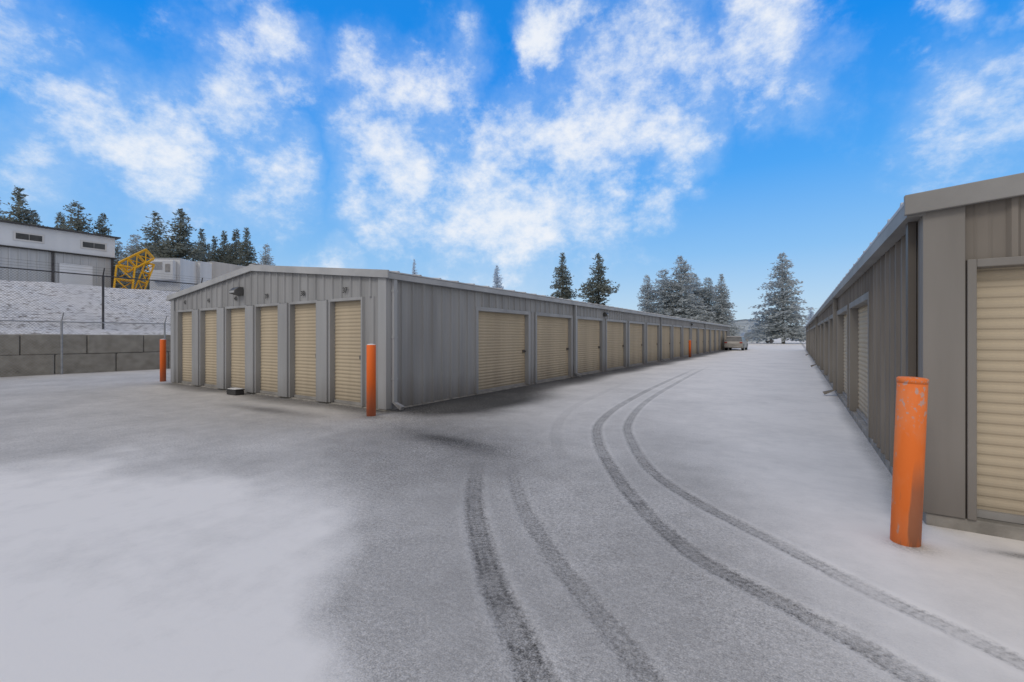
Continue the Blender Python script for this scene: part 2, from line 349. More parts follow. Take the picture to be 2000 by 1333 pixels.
def building(name,label,x0,x1,y0,y1,eave,peak,zb,zt,front,side,face,W,T,FA,ov=.13,zf=None,flatf=False,jf=.10):
    root=thing(name,label,'storage building',(x0,y0,0)); Wd=x1-x0; Lg=y1-y0; xm=Wd/2
    top=lambda x: eave-.06+(peak-eave)*(1-abs(x-xm)/xm)
    facade(root,(0,0,0),0,Wd,front,zb,zf or zt,top,W,T,ph=.15,name='front_wall',flat=flatf,jw=jf,hh=.06)
    flat=lambda x: eave-.04
    if face=='E':
        facade(root,(Wd,0,0),math.pi/2,Lg,side,zb,zt,flat,W,T,ph=.1,name='side_wall')
        facade(root,(0,Lg,0),-math.pi/2,Lg,[],zb,zt,flat,W,T,name='side_wall')
    else:
        facade(root,(0,Lg,0),-math.pi/2,Lg,[(Lg-b_,Lg-a) for a,b_ in side],zb,zt,flat,W,T,ph=.1,name='side_wall')
        facade(root,(Wd,0,0),math.pi/2,Lg,[],zb,zt,flat,W,T,name='side_wall')
    facade(root,(Wd,Lg,0),math.pi,Wd,[],zb,zt,top,W,T,name='rear_wall')
    MB().box(-.015,Wd+.015,-.02,Lg+.015,-.15,zb-.004).build('foundation',M['slab'],root,bevel=.01)
    r=MB(); n=int(Lg/.61)
    for sx,ex in ((-1,-ov),(1,Wd+ov)):
        ze=eave-(peak-eave)*ov/xm
        a=(ex,-.05,ze); b_=(xm,-.05,peak); c=(xm,Lg+.05,peak); d=(ex,Lg+.05,ze); th=.035
        up=lambda p,h:(p[0],p[1],p[2]+h)
        r.quad(up(a,th),up(b_,th),up(c,th),up(d,th)); r.quad(a,d,c,b_); r.quad(a,up(a,th),up(d,th),d); r.quad(a,b_,up(b_,th),up(a,th)); r.quad(d,up(d,th),up(c,th),c)
        for k in range(n+1):
            yy=.2+k*.61
            if yy>Lg: break
            r.quad((ex,yy-.02,ze+th+.022),(xm,yy-.02,peak+th+.022),(xm,yy+.02,peak+th+.022),(ex,yy+.02,ze+th+.022))
            r.quad((ex,yy-.035,ze+th),(xm,yy-.035,peak+th),(xm,yy-.02,peak+th+.022),(ex,yy-.02,ze+th+.022))
            r.quad((ex,yy+.02,ze+th+.022),(xm,yy+.02,peak+th+.022),(xm,yy+.035,peak+th),(ex,yy+.035,ze+th))
            r.quad((ex,yy-.035,ze+th),(ex,yy-.02,ze+th+.022),(ex,yy+.02,ze+th+.022),(ex,yy+.035,ze+th))
    ro=r.build('roof',M['roof'],root)
    MB().box(xm-.15,xm+.15,-.06,Lg+.06,peak+.058,peak+.075).build('ridge_cap',M['roof'],ro)
    for yy,s in ((-.1,1),(Lg+.055,1)):
        t=MB()
        for (xa,xb) in ((-ov-.02,xm),(xm,Wd+ov+.02)):
            za=eave+.045+(peak-eave)*(1-abs(xa-xm)/xm) ; zb_=eave+.045+(peak-eave)*(1-abs(xb-xm)/xm); h=.15
            k=len(t.v)
            t.v+=[(xa,yy,za-h),(xb,yy,zb_-h),(xb,yy,zb_+.004),(xa,yy,za+.004),(xa,yy+.046,za-h),(xb,yy+.046,zb_-h),(xb,yy+.046,zb_+.004),(xa,yy+.046,za+.004)]
            for q in ((0,1,2,3),(5,4,7,6),(0,4,5,1),(3,2,6,7),(0,3,7,4),(1,5,6,2)): t.f.append(tuple(k+i for i in q))
        t.build('rake_trim',M[FA],root,bevel=.006)
    for sx in (0,1):
        xo=-ov-.0 if sx==0 else Wd+.02; z=eave-.12
        gm=MB(); x_a,x_b=(xo-.0,-.02) if sx==0 else (xo,Wd+ov)
        gm.box(x_a,x_b,-.052,Lg+.05,z-.004,z+.0); gm.box(x_a,x_a+.008,-.05,Lg+.05,z,z+.115); gm.box(x_b-.008,x_b,-.05,Lg+.05,z,z+.115); gm.box(x_a+.008,x_b-.008,-.05,-.042,z,z+.11)
        gm.build('gutter',M[FA],root)
    for cx in (0,Wd):
        s=1 if cx==0 else -1
        c=MB(); xa,xb=sorted((cx-s*.035,cx+s*.20)); c.box(xa,xb,-.04,-.004,zb,eave-.05+.0)
        xa,xb=sorted((cx-s*.036,cx-s*.003)); c.box(xa,xb,-.0039,.12,zb,eave-.125)
        c.build('corner_trim',M['trim' if W=='wall' else T],root,bevel=.004)
    return root
def downspout(root,x,y,ztop,dirx,matname,elbow=True,w=.085):
    m=MB(); s=dirx; xa,xb=sorted((x,x+s*.07))
    m.box(xa,xb,y-w/2,y+w/2,.16,ztop)
    k=len(m.v); e=x+s*.26
    m.v+=[(x,y-w/2,.16),(x,y+w/2,.16),(x+s*.07,y+w/2,.16),(x+s*.07,y-w/2,.16),(e-s*.02,y-w/2,.02),(e-s*.02,y+w/2,.02),(e+s*.02,y+w/2,.09),(e+s*.02,y-w/2,.09)]
    for q in ((0,1,5,4),(1,2,6,5),(2,3,7,6),(3,0,4,7),(4,5,6,7)): m.f.append(tuple(k+i for i in q))
    for z in (.6,ztop*.55,ztop-.25): m.box(xa-.004 if s<0 else xa,xb+.004 if s>0 else xb,y-w/2-.012,y+w/2+.012,z,z+.035)
    return m.build('downspout',M[matname],root)
X0,X1,Y0,Y1=-16.5,-6.75,5.97,58.4
fd=[(8.03-1.51*i,9.04-1.51*i) for i in range(6)]
sd=[(2.93+2.98*i,2.93+2.98*i+2.46) for i in range(16)]
A=building('storage_building','long low grey metal storage building with gable end doors numbered 37 to 42',X0,X1,Y0,Y1,2.70,3.22,.03,2.10,fd,sd,'E','wall','jamb','fascia',zf=2.20,flatf=True,jf=.055)
for yy in (.14,2.93+2.98*2-.26,2.93+2.98*6-.26,2.93+2.98*11-.26): downspout(A,X1-X0+.04,yy,2.58,1,'trim')
def text_mesh(s,size):
    cu=bpy.data.curves.new('t','FONT'); cu.body=s; cu.size=size; cu.align_x='CENTER'; cu.extrude=.003; cu.offset=.002
    o=bpy.data.objects.new('t',cu); col.objects.link(o); bpy.context.view_layer.update()
    me=bpy.data.meshes.new_from_object(o.evaluated_get(bpy.context.evaluated_depsgraph_get())); bpy.data.objects.remove(o); me.materials.clear(); me.materials.append(M['ink']); return me
for i in range(6):
    o=bpy.data.objects.new('unit_number',text_mesh(str(37+i),.16)); col.objects.link(o); o.parent=A
    o.location=((fd[i][0]+fd[i][1])/2,-.040,2.37+.012*i); o.rotation_euler=(math.pi/2,0,0); o['label']='black stencilled unit number %d'%(37+i)
def wall_light(root,x,y,z,rz,s=1):
    m=MB(); m.prism([(-.03,0),(-.03,.24),(-.16,.24),(-.27,.14),(-.27,.06)],-.17,.17)
    o=m.build('wall_light',M['lamp'],root,bevel=.012); o.location=(x,y,z); o.rotation_euler=(0,0,rz); o.scale=(s,s,s)
    MB().box(-.13,.13,-.279,-.271,.07,.13).build('lamp_lens',M['lens'],o)
wall_light(A,4.25,-.005,2.52,0,.9)
for yy in (2.93+2.98*3-.26,2.93+2.98*9-.26): wall_light(A,X1-X0+.0,yy,2.28,math.pi/2,.7)
RX0,RY0=.85,4.62
fd2=[(.26+1.51*i,1.23+1.51*i) for i in range(6)]
sd2=[(3.05+2.98*i,3.05+2.98*i+2.46) for i in range(16)]
B=building('storage_building','taupe metal storage building cut by the right edge, behind the nearest orange bollard',RX0,RX0+9.75,RY0,58.0,2.505,2.90,.10,1.96,fd2,sd2,'W','wall_r','trim_r','fascia_r',jf=.05)
for yy in (3.05+2.98*2-.26,3.05+2.98*6-.26,3.05+2.98*11-.26): downspout(B,-.04,yy,2.39,-1,'trim_r')
M['spout']=mat('dark_spout',(.12,.105,.09),(.08,.07,.06),.5,0,2,streak=True)
MB().box(-.09,-.04,.16,.25,.12,2.39).build('downspout',M['spout'],B)
# ---------------- bollards ----------------
def wornorange():
    m=bpy.data.materials.new('worn_orange_paint'); m.use_nodes=True; nt=m.node_tree; N=nt.nodes; L=nt.links; b=N['Principled BSDF']; b.inputs['Roughness'].default_value=.6; b.inputs['Specular IOR Level'].default_value=.2
    tc=N.new('ShaderNodeTexCoord').outputs['Object']
    def nz(sc,sz,det):
        mp=N.new('ShaderNodeMapping'); mp.inputs['Scale'].default_value=(1,1,sz); L.new(tc,mp.inputs[0]); n=N.new('ShaderNodeTexNoise'); n.inputs['Scale'].default_value=sc; n.inputs['Detail'].default_value=det; L.new(mp.outputs[0],n.inputs[0]); return n.outputs[0]
    sep=N.new('ShaderNodeSeparateXYZ'); L.new(tc,sep.inputs[0])
    def mr(v,a,c,lo,hi):
        n=N.new('ShaderNodeMapRange'); n.inputs[1].default_value=a; n.inputs[2].default_value=c; n.inputs[3].default_value=lo; n.inputs[4].default_value=hi; L.new(v,n.inputs[0]); return n.outputs[0]
    def mul(a,c):
        n=N.new('ShaderNodeMath'); n.operation='MULTIPLY'; L.new(a,n.inputs[0]); L.new(c,n.inputs[1]); return n.outputs[0]
    def mix(f,a,c):
        n=N.new('ShaderNodeMix'); n.data_type='RGBA'; L.new(f,n.inputs[0]); 
        if isinstance(a,tuple): n.inputs[6].default_value=(*a,1)
        else: L.new(a,n.inputs[6])
        n.inputs[7].default_value=(*c,1); return n.outputs[2]
    c=mix(mr(nz(7,.3,7),.42,.64,0,.55),(.84,.19,.035),(.78,.29,.13))
    top=mr(sep.outputs[2],.75,.95,0,1); c=mix(mul(mr(nz(38,.7,4),.56,.64,0,.75),top),c,(.42,.36,.34))
    c=mix(mr(nz(26,.35,6),.66,.71,0,.6),c,(.45,.38,.35))
    low=mr(sep.outputs[2],.62,.38,0,1); c=mix(mul(mr(nz(9,.1,6),.53,.59,0,.65),low),c,(.2,.12,.085))
    L.new(c,b.inputs['Base Color']); return m
M['worn']=wornorange()
def bollard(loc,h,label,r=.083,mt='orange',snow=True):
    t=thing('bollard',label,'bollard',loc,0,'orange steel bollards guarding the building corners'); t.rotation_euler=(0,0,random.uniform(0,3))
    o=MB().lathe([(r,-.2),(r,h-.01),(r-.006,h)],32).build('post',M[mt],t)
    for p in o.data.polygons: p.use_smooth=len(p.vertices)==4
    if snow: MB().lathe([(r-.007,h-.02),(r-.008,h+.004),(r*.75,h+.012),(r*.35,h+.018),(.004,h+.02)],28).build('snow_cap',M['snow'],t,smooth=True)
    else: MB().lathe([(r+.002,h-.03),(r+.003,h+.002),(r*.9,h+.010),(r*.4,h+.013),(.004,h+.014)],32).build('cap',M[mt],t,smooth=True)
    return t
x,y=G(1768,1060); b4=bollard((x,y,0),1.155,'scuffed orange bollard beside the tan door at the right edge, the nearest and largest',mt='worn',snow=False)
b4.rotation_euler=(-.012,.035,0)
x,y=G(725,812); bollard((x,y,0),1.30,'orange bollard at the downspout corner of the left storage building beside door 37')
bollard((-17.3,6.0,0),1.36,'orange bollard at the far left corner of the gable end, near the block wall')
x,y=G(1343,698); bollard((x+.15,y,0),1.2,'small distant orange bollard halfway along the lane side of the left building')
# ---------------- bait box ----------------
t=thing('bait_box','small black plastic box with snowy lid at the foot of the gable wall','box',(-11.85,5.62,0),.05)
MB().box(-.2,.2,-.11,.11,0,.11).build('body',M['dark'],t,bevel=.015)
MB().box(-.21,.21,-.12,.12,.112,.135).build('lid',M['dark'],t,bevel=.008)
MB().box(-.18,.18,-.1,.1,.136,.152).build('snow_cap',M['snow'],t,bevel=.012)
# ---------------- block wall ----------------
t=thing('retaining_wall','tan concrete block retaining wall of two courses at the left edge','wall',(-24,0,0))
for row,(z0,z1,off) in enumerate(((0,.765,4.87),(.775,1.54,3.96))):
    k=-12
    while off+k*1.83<44:
        ya=off+k*1.83; j=random.uniform(-.025,.025)
        MB().box(-.62+j,0+j,ya+.014,ya+1.816,z0+(-.1 if row==0 else 0),z1+random.uniform(-.01,.006)).build('concrete_block',M['conc'],t,bevel=.035); k+=1
# ---------------- fences ----------------
def fence(name,label,X,ya,yb,z0,h,sp,first,mt,r,arm,wires=3,cell=.075,wt=.004):
    t=thing(name,label,'fence',(X,0,z0)); yy=first
    while yy-sp>ya: yy-=sp
    while yy<yb:
        p=MB().tube((0,yy,-.1),(0,yy,h),r,8)
        p.tube((0,yy,h),(arm,yy+.02,h+.32),r*.6,6)
        p.build('post',mt,t); yy+=sp
    MB().tube((0,ya,h-.03),(0,yb,h-.03),r*.62,6).build('rail',mt,t)
    b=MB()
    for k in range(wires):
        f=.3+.35*k; b.tube((arm*f,ya,h+.32*f),(arm*f,yb,h+.32*f),.004,3)
    b.build('barbed_wire',mt,t)
    c=MB(); H=h-.05; y=ya-H
    while y<yb:
        for s in (0,1):
            p0,p1=((y,0),(y+H,H)) if s==0 else ((y,H),(y+H,0))
            c.v+=[(.03,p0[0]-wt,p0[1]+.04),(.03,p0[0]+wt,p0[1]+.04),(.03,p1[0]+wt,p1[1]+.04),(.03,p1[0]-wt,p1[1]+.04)]; n=len(c.v); c.f.append((n-4,n-3,n-2,n-1))
        y+=cell*1.4
    c.build('chain_link_mesh',mt,t)
fence('chain_link_fence','low galvanised chain link fence with angled arms just in front of the block wall',-23.75,-12,40,0,2.05,3.3,5.0,M['galv'],.036,.16)
fence('chain_link_fence','tall dark chain link fence on the snowy bank above the block wall',-26.2,-12,40,1.75,2.45,3.9,6.85,M['fence_dark'],.045,.1)
# ---------------- upper left building ----------------
t=thing('warehouse','white and grey panelled warehouse with small upper windows at the left edge','building',(-40,11,4.3))
Lw=26
w=MB()
def vr(mb,y0,y1,z0,z1,x,pitch,depth):
    yy=y0
    while yy<y1:
        a=yy; b_=min(yy+pitch*.8,y1); c=min(yy+pitch,y1)
        mb.quad((x,a,z0),(x,b_,z0),(x,b_,z1),(x,a,z1)); mb.quad((x+depth,b_,z0),(x+depth,c,z0),(x+depth,c,z1),(x+depth,b_,z1))
        mb.quad((x,b_,z0),(x+depth,b_,z0),(x+depth,b_,z1),(x,b_,z1)); mb.quad((x+depth,c,z0),(x,c,z0),(x,c,z1),(x+depth,c,z1)); yy+=pitch
vr(w,-Lw,0,0,2.55,0,.4,.04); w.quad((-12,0,0),(0,0,0),(0,0,2.55),(-12,0,2.55)); w.quad((0,-Lw,0),(-12,-Lw,0),(-12,-Lw,2.55),(0,-Lw,2.55))
w.build('lower_wall',M['bgwall2'],t)
MB().box(-12,.12,-Lw,.05,2.62,3.98).build('upper_wall',M['bgwall'],t)
MB().box(-12.2,.22,-Lw,.12,2.53,2.61).build('belt_trim',M['dark'],t)
MB().box(-12.3,.4,-Lw-.2,.3,3.985,4.06).build('roof',M['fence_dark'],t)
for y in (-1.05,-4.05,-7.0,-10,-13):
    o=MB().box(.121,.16,y-.66,y+.66,3.0,3.55).build('window',M['white'],t); MB().box(.161,.17,y-.56,y-.01,3.1,3.45).box(.161,.17,y+.01,y+.56,3.1,3.45).build('pane',M['glass'],o)
for y in (-.08,-3.0,-5.6,-8.3): MB().box(.05,.13,y-.06,y+.06,0,2.52).build('downspout',M['fence_dark'],t)
for y in (-1.9,-6.4,-10.5): MB().box(.045,.075,y-.8,y+.8,0,1.9).build('door',M['bgwall'],t)
# ---------------- yellow lattice ----------------
x,y=P(262,31); t=thing('lattice_frame','yellow steel lattice frame standing on the upper yard beside the white warehouse','machinery',(x,y,4.35),TH+.75)
def truss(mb,a,b_,w,n,r):
    a=Vector(a); b_=Vector(b_); d=(b_-a).normalized(); u=Vector((0,1,0)); v=d.cross(u).normalized()
    cs=[(u*w/2+v*w/2),(u*w/2-v*w/2),(-u*w/2-v*w/2),(-u*w/2+v*w/2)]
    for c in cs: mb.tube(a+c,b_+c,r,6)
    for k in range(n+1):
        p=a+(b_-a)*k/n
        for i in range(4): mb.tube(p+cs[i],p+cs[(i+1)%4],r*.8,5)
        if k<n:
            q=a+(b_-a)*(k+1)/n
            for i in range(4): mb.tube(p+cs[i],q+cs[(i+1)%4],r*.7,5)
m_=MB(); truss(m_,(-.6,0,.1),(-.45,0,1.9),.95,2,.055); m_.build('lower_section',M['yellow'],t)
m_=MB(); truss(m_,(-.6,0,1.85),(.85,0,2.95),.75,3,.05); m_.build('boom_section',M['yellow'],t)
m_=MB(); truss(m_,(.25,0,.25),(.85,0,2.3),.5,3,.045); m_.build('side_section',M['yellow'],t)
m_=MB(); m_.box(-1.2,.9,-.55,.55,-.02,.12); m_.build('base_plate',M['yellow'],t,bevel=.02)
# ---------------- trailers ----------------
def trailer(px_,d,nang,Lt,label,H=4.0,reefer=True,mt='white'):
    x,y=P(px_,d); t=thing('box_trailer',label,'trailer',(x,y,4.37),nang+math.pi/2,'white box trailers on the upper yard')
    MB().box(-1.3,1.3,0,Lt,1.1,H).build('box_body',M[mt],t,bevel=.04)
    MB().box(-.5,.5,.3,Lt-.2,.9,1.09).build('chassis',M['dark'],t)
    MB().box(-1.32,1.32,-.015,-.0,H-.12,H-.02).build('top_rail',M['galv'],t)
    if reefer:
        u=MB().box(-1.0,1.0,-.45,-.02,2.0,3.75).build('refrigeration_unit',M['white'],t,bevel=.06)
        g_=MB()
        for k in range(7): g_.box(-.75,.1,-.475,-.452,2.9+.1*k,2.95+.1*k)
        g_.box(.35,.75,-.475,-.452,2.7,3.4); g_.build('grille',M['bar'],u)
    for sx in (-1,1):
        for yy in (Lt-1.2,Lt-2.4):
            MB().lathe([(.5,0),(.5,.28)],18,(sx*1.25-(.28 if sx>0 else 0),yy,.5),'x').build('wheel',M['rubber'],t)
        MB().box(sx*1.0-.06,sx*1.0+.06,1.6,1.75,0,1.09).build('landing_leg',M['dark'],t)
a0=math.atan2(-P(322,40)[1],-P(322,40)[0])
trailer(322,39,a0-math.radians(35),5.0,'white refrigerated trailer with its cooling unit facing the camera beside the yellow lattice')
trailer(398,43,a0-math.radians(62),8.0,'plain off white box trailer showing its long side above the gable roof',4.3,False,'white2')
trailer(368,41.5,a0-math.radians(50),5.0,'shorter white box trailer squeezed between two other trailers',4.1,False,'white')
# ---------------- vehicles ----------------
def car(loc,rz,label,name='parked_car',cat='car',H=1.5,W=1.78,Lc=4.4,mt='white'):
    t=thing(name,label,cat,loc,rz)
    h=Lc/2; w=W/2
    low=[(-h,.38),(-h+.02,.75),(-h+.12,.98),(h-1.25,1.0),(h-.2,.86),(h,.62),(h,.32),(h-.5,.24),(-h+.4,.24)]
    MB().prism(low,-w,w).build('body',M[mt],t,bevel=.08)
    c=MB(); wb,wt=w-.05,w-.2; pb=[(-h+.12,.97),(h-1.2,.99)]; pt=[(-h+.5,H-.06),(h-2.1,H-.06)]
    c.v+=[(-wb,pb[0][0],pb[0][1]),(wb,pb[0][0],pb[0][1]),(wb,pb[1][0],pb[1][1]),(-wb,pb[1][0],pb[1][1]),(-wt,pt[0][0],pt[0][1]),(wt,pt[0][0],pt[0][1]),(wt,pt[1][0],pt[1][1]),(-wt,pt[1][0],pt[1][1])]
    for q in ((0,1,5,4),(1,2,6,5),(2,3,7,6),(3,0,4,7),(4,5,6,7)): c.f.append(q)
    c.build('window',M['carglass'],t)
    MB().box(-wt-.03,wt+.03,pt[0][0]-.05,pt[1][0]+.03,H-.06,H).build('roof',M['snow'],t,bevel=.03)
    for sx in (-1,1):
        MB().box(sx*(w-.17)-.13,sx*(w-.17)+.13,-h-.02,-h+.15,.76,.90).build('tail_light',M['red'],t,bevel=.02)
        MB().box(sx*(w-.22)-.16,sx*(w-.22)+.16,h-.2,h+.005,.64,.78).build('headlight',M['lens'],t,bevel=.02)
        MB().box(sx*(w+.09)-.09,sx*(w+.09)+.09,h-1.75,h-1.6,.98,1.12).build('mirror',M[mt],t,bevel=.02)
        for yy in (-h+.85,h-.85):
            o=MB().lathe([(.34,0),(.36,.03),(.36,.2),(.34,.23)],20,(sx*w-(.22 if sx>0 else .01),yy,.36),'x').build('wheel',M['rubber'],t)
            MB().lathe([(.2,0),(.2,.235)],14,(sx*w-(.215 if sx>0 else .02),yy,.36),'x').build('rim',M['galv'],o)
    MB().box(-.26,.26,-h-.012,-h+.03,.55,.67).build('number_plate',M['bar'],t)
    MB().box(-w+.05,w-.05,-h-.06,-h+.2,.3,.46).build('bumper',M['bar'],t,bevel=.03)
x,y=G(1436,685); car((x-.1,y+2.0,0),-.03,'tan car with grey rear window parked beside the far end of the left building',mt='carpaint')
def box_truck(loc,rz,label):
    t=thing('box_truck',label,'truck',loc,rz)
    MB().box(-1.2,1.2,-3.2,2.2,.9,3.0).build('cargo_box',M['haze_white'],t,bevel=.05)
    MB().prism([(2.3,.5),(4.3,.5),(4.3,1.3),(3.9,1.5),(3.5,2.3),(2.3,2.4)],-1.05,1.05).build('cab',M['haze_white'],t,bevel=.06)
    MB().box(-1.06,1.06,2.6,3.4,1.5,2.1).build('window',M['fargrey2'],t)
    MB().box(-.9,.9,4.3,4.36,.7,1.1).build('grille',M['fargrey2'],t)
    for sx in (-1,1):
        for yy in (-2,3.4): MB().lathe([(.45,0),(.45,.25)],16,(sx*1.1-(.25 if sx>0 else 0),yy,.45),'x').build('wheel',M['bar'],t)
x,y=P(1484,100); box_truck((x,y,0),2.0,'pale box truck parked in front of the pale building at the end of the lane')
x,y=P(1455,118); t=thing('far_building','pale blue grey building with shallow gable roof at the end of the lane','building',(x,y,0),TH-.25)
m_=MB(); vr_=[(-7,0),(7,0),(7,5.2),(0,6.0),(-7,5.2)]
k=len(m_.v)
for yy in (0,12): m_.v+=[(a,yy,c) for a,c in vr_]
m_.f+=[(0,1,2,3,4),(9,8,7,6,5),(1,6,7,2),(5,0,4,9)]
m_.build('wall',M['fargrey'],t)
m_=MB(); m_.quad((-7.4,-.4,5.2),(0,-.4,6.07),(0,12.4,6.07),(-7.4,12.4,5.2)); m_.quad((0,-.4,6.07),(7.4,-.4,5.2),(7.4,12.4,5.2),(0,12.4,6.07)); m_.build('roof',M['fargrey2'],t)
MB().box(-3,1,-.04,-.003,0,3.2).build('door',M['fargrey2'],t); MB().box(-7.3,7.3,-.08,-.004,4.8,5.05).build('fascia',M['fargrey2'],t)
# ---------------- trees ----------------
def crown_mesh(name,H,R,seed,sparse=1.0,z0=.08,pine=False,mt='fir',pw=.72):
    rd=random.Random(seed); V=[];Fa=[]
    def leaf(c,s,dirv):
        a=Vector((rd.gauss(0,1),rd.gauss(0,1),rd.gauss(0,.45))).normalized()
        u=(dirv*.8+a*.7).normalized(); w=u.cross(Vector((rd.gauss(0,1),rd.gauss(0,1),rd.gauss(0,1)))).normalized()
        l=s*rd.uniform(.6,1.2); ww=s*rd.uniform(.35,.6); n=len(V)
        V.extend([tuple(c-u*l*.5),tuple(c+w*ww*.5),tuple(c+u*l*.6),tuple(c-w*ww*.5)]); Fa.append((n,n+1,n+2,n+3))
    z=H*z0; side=rd.uniform(0,6.28)
    lob=[(rd.uniform(.05,.95),rd.uniform(0,6.28),rd.uniform(-.45,.3)) for _ in range(16)]
    while z<H-.15:
        f=z/H
        if pine: env=R*min(1,((1-f)*1.9)**.8)*(.72+.28*math.sin(f*19+seed))*(.6 if f<.25 else 1)
        else: env=(R*(1-f)**pw)*(.92+.1*math.sin(f*23+seed*2))+.1
        nb=rd.randint(8,11) if f<.85 else rd.randint(4,6)
        for k in range(nb):
            if rd.random()>sparse: continue
            an=rd.uniform(0,2*math.pi); wob_=1+sum(a_*math.exp(-((f-lf)/.06)**2)*max(0,math.cos(an-la)) for lf,la,a_ in lob)
            Lb=env*rd.uniform(.5,1.08)*(1+.14*math.cos(an-side))*max(.35,wob_); up=rd.uniform(.05,.35) if f>.6 or pine else rd.uniform(-.25,.1)
            d=Vector((math.cos(an),math.sin(an),up)).normalized(); ns=max(2,int(Lb/.3))
            for s in range(ns):
                q=(s+1)/ns; p=Vector((0,0,z))+d*Lb*q+Vector((0,0,-.25*Lb*q*q*.5))
                if q<.2 and Lb>1.2: continue
                spread=.40*(1-q*.5)*(1 if f<.85 else .5)
                for _ in range(4):
                    leaf(p+Vector((rd.gauss(0,spread),rd.gauss(0,spread),rd.gauss(0,.16))),.56*(1-.4*f),d)
        z+=rd.uniform(.22,.38)
    me=bpy.data.meshes.new(name); me.from_pydata(V,[],Fa); me.materials.append(M[mt]); return me
def trunk_mesh(H,seed):
    rd=random.Random(seed); m=MB(); m.tube((0,0,-.5),(0,0,H*.97),H*.014,8,.02)
    for k in range(50):
        z=H*rd.uniform(.1,.95); an=rd.uniform(0,6.28); L_=(1-z/H)*H*.16+.2
        m.tube((0,0,z),(math.cos(an)*L_,math.sin(an)*L_,z+rd.uniform(-.1,.2)*L_),.05*(1-z/H)+.015,4,.01)
    return m.mesh('trunk',M['trunk'])
protos={}
for nm,R,sp,pine,sd_,pw in (('a',4.6,.92,False,1,.72),('b',3.8,.95,False,2,.7),('c',5.4,.92,False,3,.78),('p',4.2,.6,True,4,1),('q',3.4,.88,True,9,1),('d',5.0,.88,False,12,.62)):
    tm=trunk_mesh(18,sd_)
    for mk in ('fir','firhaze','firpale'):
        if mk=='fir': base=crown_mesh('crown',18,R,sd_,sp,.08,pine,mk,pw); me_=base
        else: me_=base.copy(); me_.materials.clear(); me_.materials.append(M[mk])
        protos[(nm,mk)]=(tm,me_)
def tree(px_,top,d,kind,mk,label,z0=0,ws=1,grp=None):
    x,y=P(px_,d); h=CH+(HZ-top)/F*d-z0; s=h/18
    t=thing('conifer_tree',label,'tree',(x,y,z0),random.uniform(0,6.28),grp); t.scale=(s*ws,s*ws,s); t.rotation_euler[0]=random.uniform(-.02,.02)
    tm,cm=protos[(kind,mk)]; inst('trunk',tm,t); inst('crown',cm,t)
LG='conifers behind the upper yard'; z=4.4
tree(-8,372,75,'a','fir','dark conifer cut by the left edge of the photo',z,1,LG)
tree(42,368,70,'a','fir','tall dark fir rising above the warehouse roof near the left edge',z,1.15,LG)
tree(70,418,78,'d','fir','low rounded conifer just right of the tall fir near the left edge',z,.9,LG)
tree(116,414,78,'b','fir','slim fir above the middle of the warehouse roof',z,1.1,LG)
tree(155,394,72,'d','fir','pointed fir, tallest above the right half of the warehouse roof',z,1.2,LG)
tree(198,416,74,'c','fir','wide fir behind the right end of the warehouse roof',z,1.0,LG)
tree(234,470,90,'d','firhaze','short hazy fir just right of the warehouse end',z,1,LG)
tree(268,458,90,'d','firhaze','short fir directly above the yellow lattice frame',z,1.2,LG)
tree(306,414,72,'p','fir','tall sparse pine with gappy crown left of the dense pine',z,1.35,LG)
tree(348,409,70,'q','fir','tallest dense pine behind the white trailers',z,1.55,LG)
tree(395,448,80,'a','fir','pointed fir behind the off white trailer',z,1,LG)
tree(420,462,86,'b','fir','smaller fir second right of the dense pine',z,1.1,LG)
tree(439,452,86,'b','fir','slender fir in the middle of the row above the gable roof',z,1,LG)
tree(459,447,84,'b','fir','slender dark fir just left of the last tall fir above the gable roof',z,1.1,LG)
tree(484,446,82,'a','fir','broad dark fir, last of the dark row above the gable roof',z,1,LG)
tree(521,476,95,'d','firhaze','pale hazy fir standing apart above the gable ridge',z,.9,LG)
RG='conifers beyond the long left roof'
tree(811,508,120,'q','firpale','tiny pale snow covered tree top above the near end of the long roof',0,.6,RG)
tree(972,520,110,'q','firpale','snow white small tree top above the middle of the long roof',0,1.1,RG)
tree(1099,495,85,'a','fir','left of two tall lone dark firs above the long roof',0,1.1,RG)
tree(1171,497,82,'q','fir','right of two tall lone dark conifers above the long roof, bushier crown',0,1.5,RG)
CG='hazy conifer stand at the far end of the lane'
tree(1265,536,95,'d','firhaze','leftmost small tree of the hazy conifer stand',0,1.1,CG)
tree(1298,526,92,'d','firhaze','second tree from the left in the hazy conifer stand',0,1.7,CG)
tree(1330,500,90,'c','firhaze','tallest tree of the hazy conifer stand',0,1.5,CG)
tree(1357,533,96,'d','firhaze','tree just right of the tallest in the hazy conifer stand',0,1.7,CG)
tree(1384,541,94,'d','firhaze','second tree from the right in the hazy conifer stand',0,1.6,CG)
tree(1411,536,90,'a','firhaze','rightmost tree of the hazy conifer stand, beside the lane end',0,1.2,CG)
tree(1530,494,92,'c','firhaze','big wide hazy fir standing alone at the end of the lane',0,1.4)
tree(1585,600,150,'c','firpale','faint small fir showing just left of the right storage building eave',0,1.2)
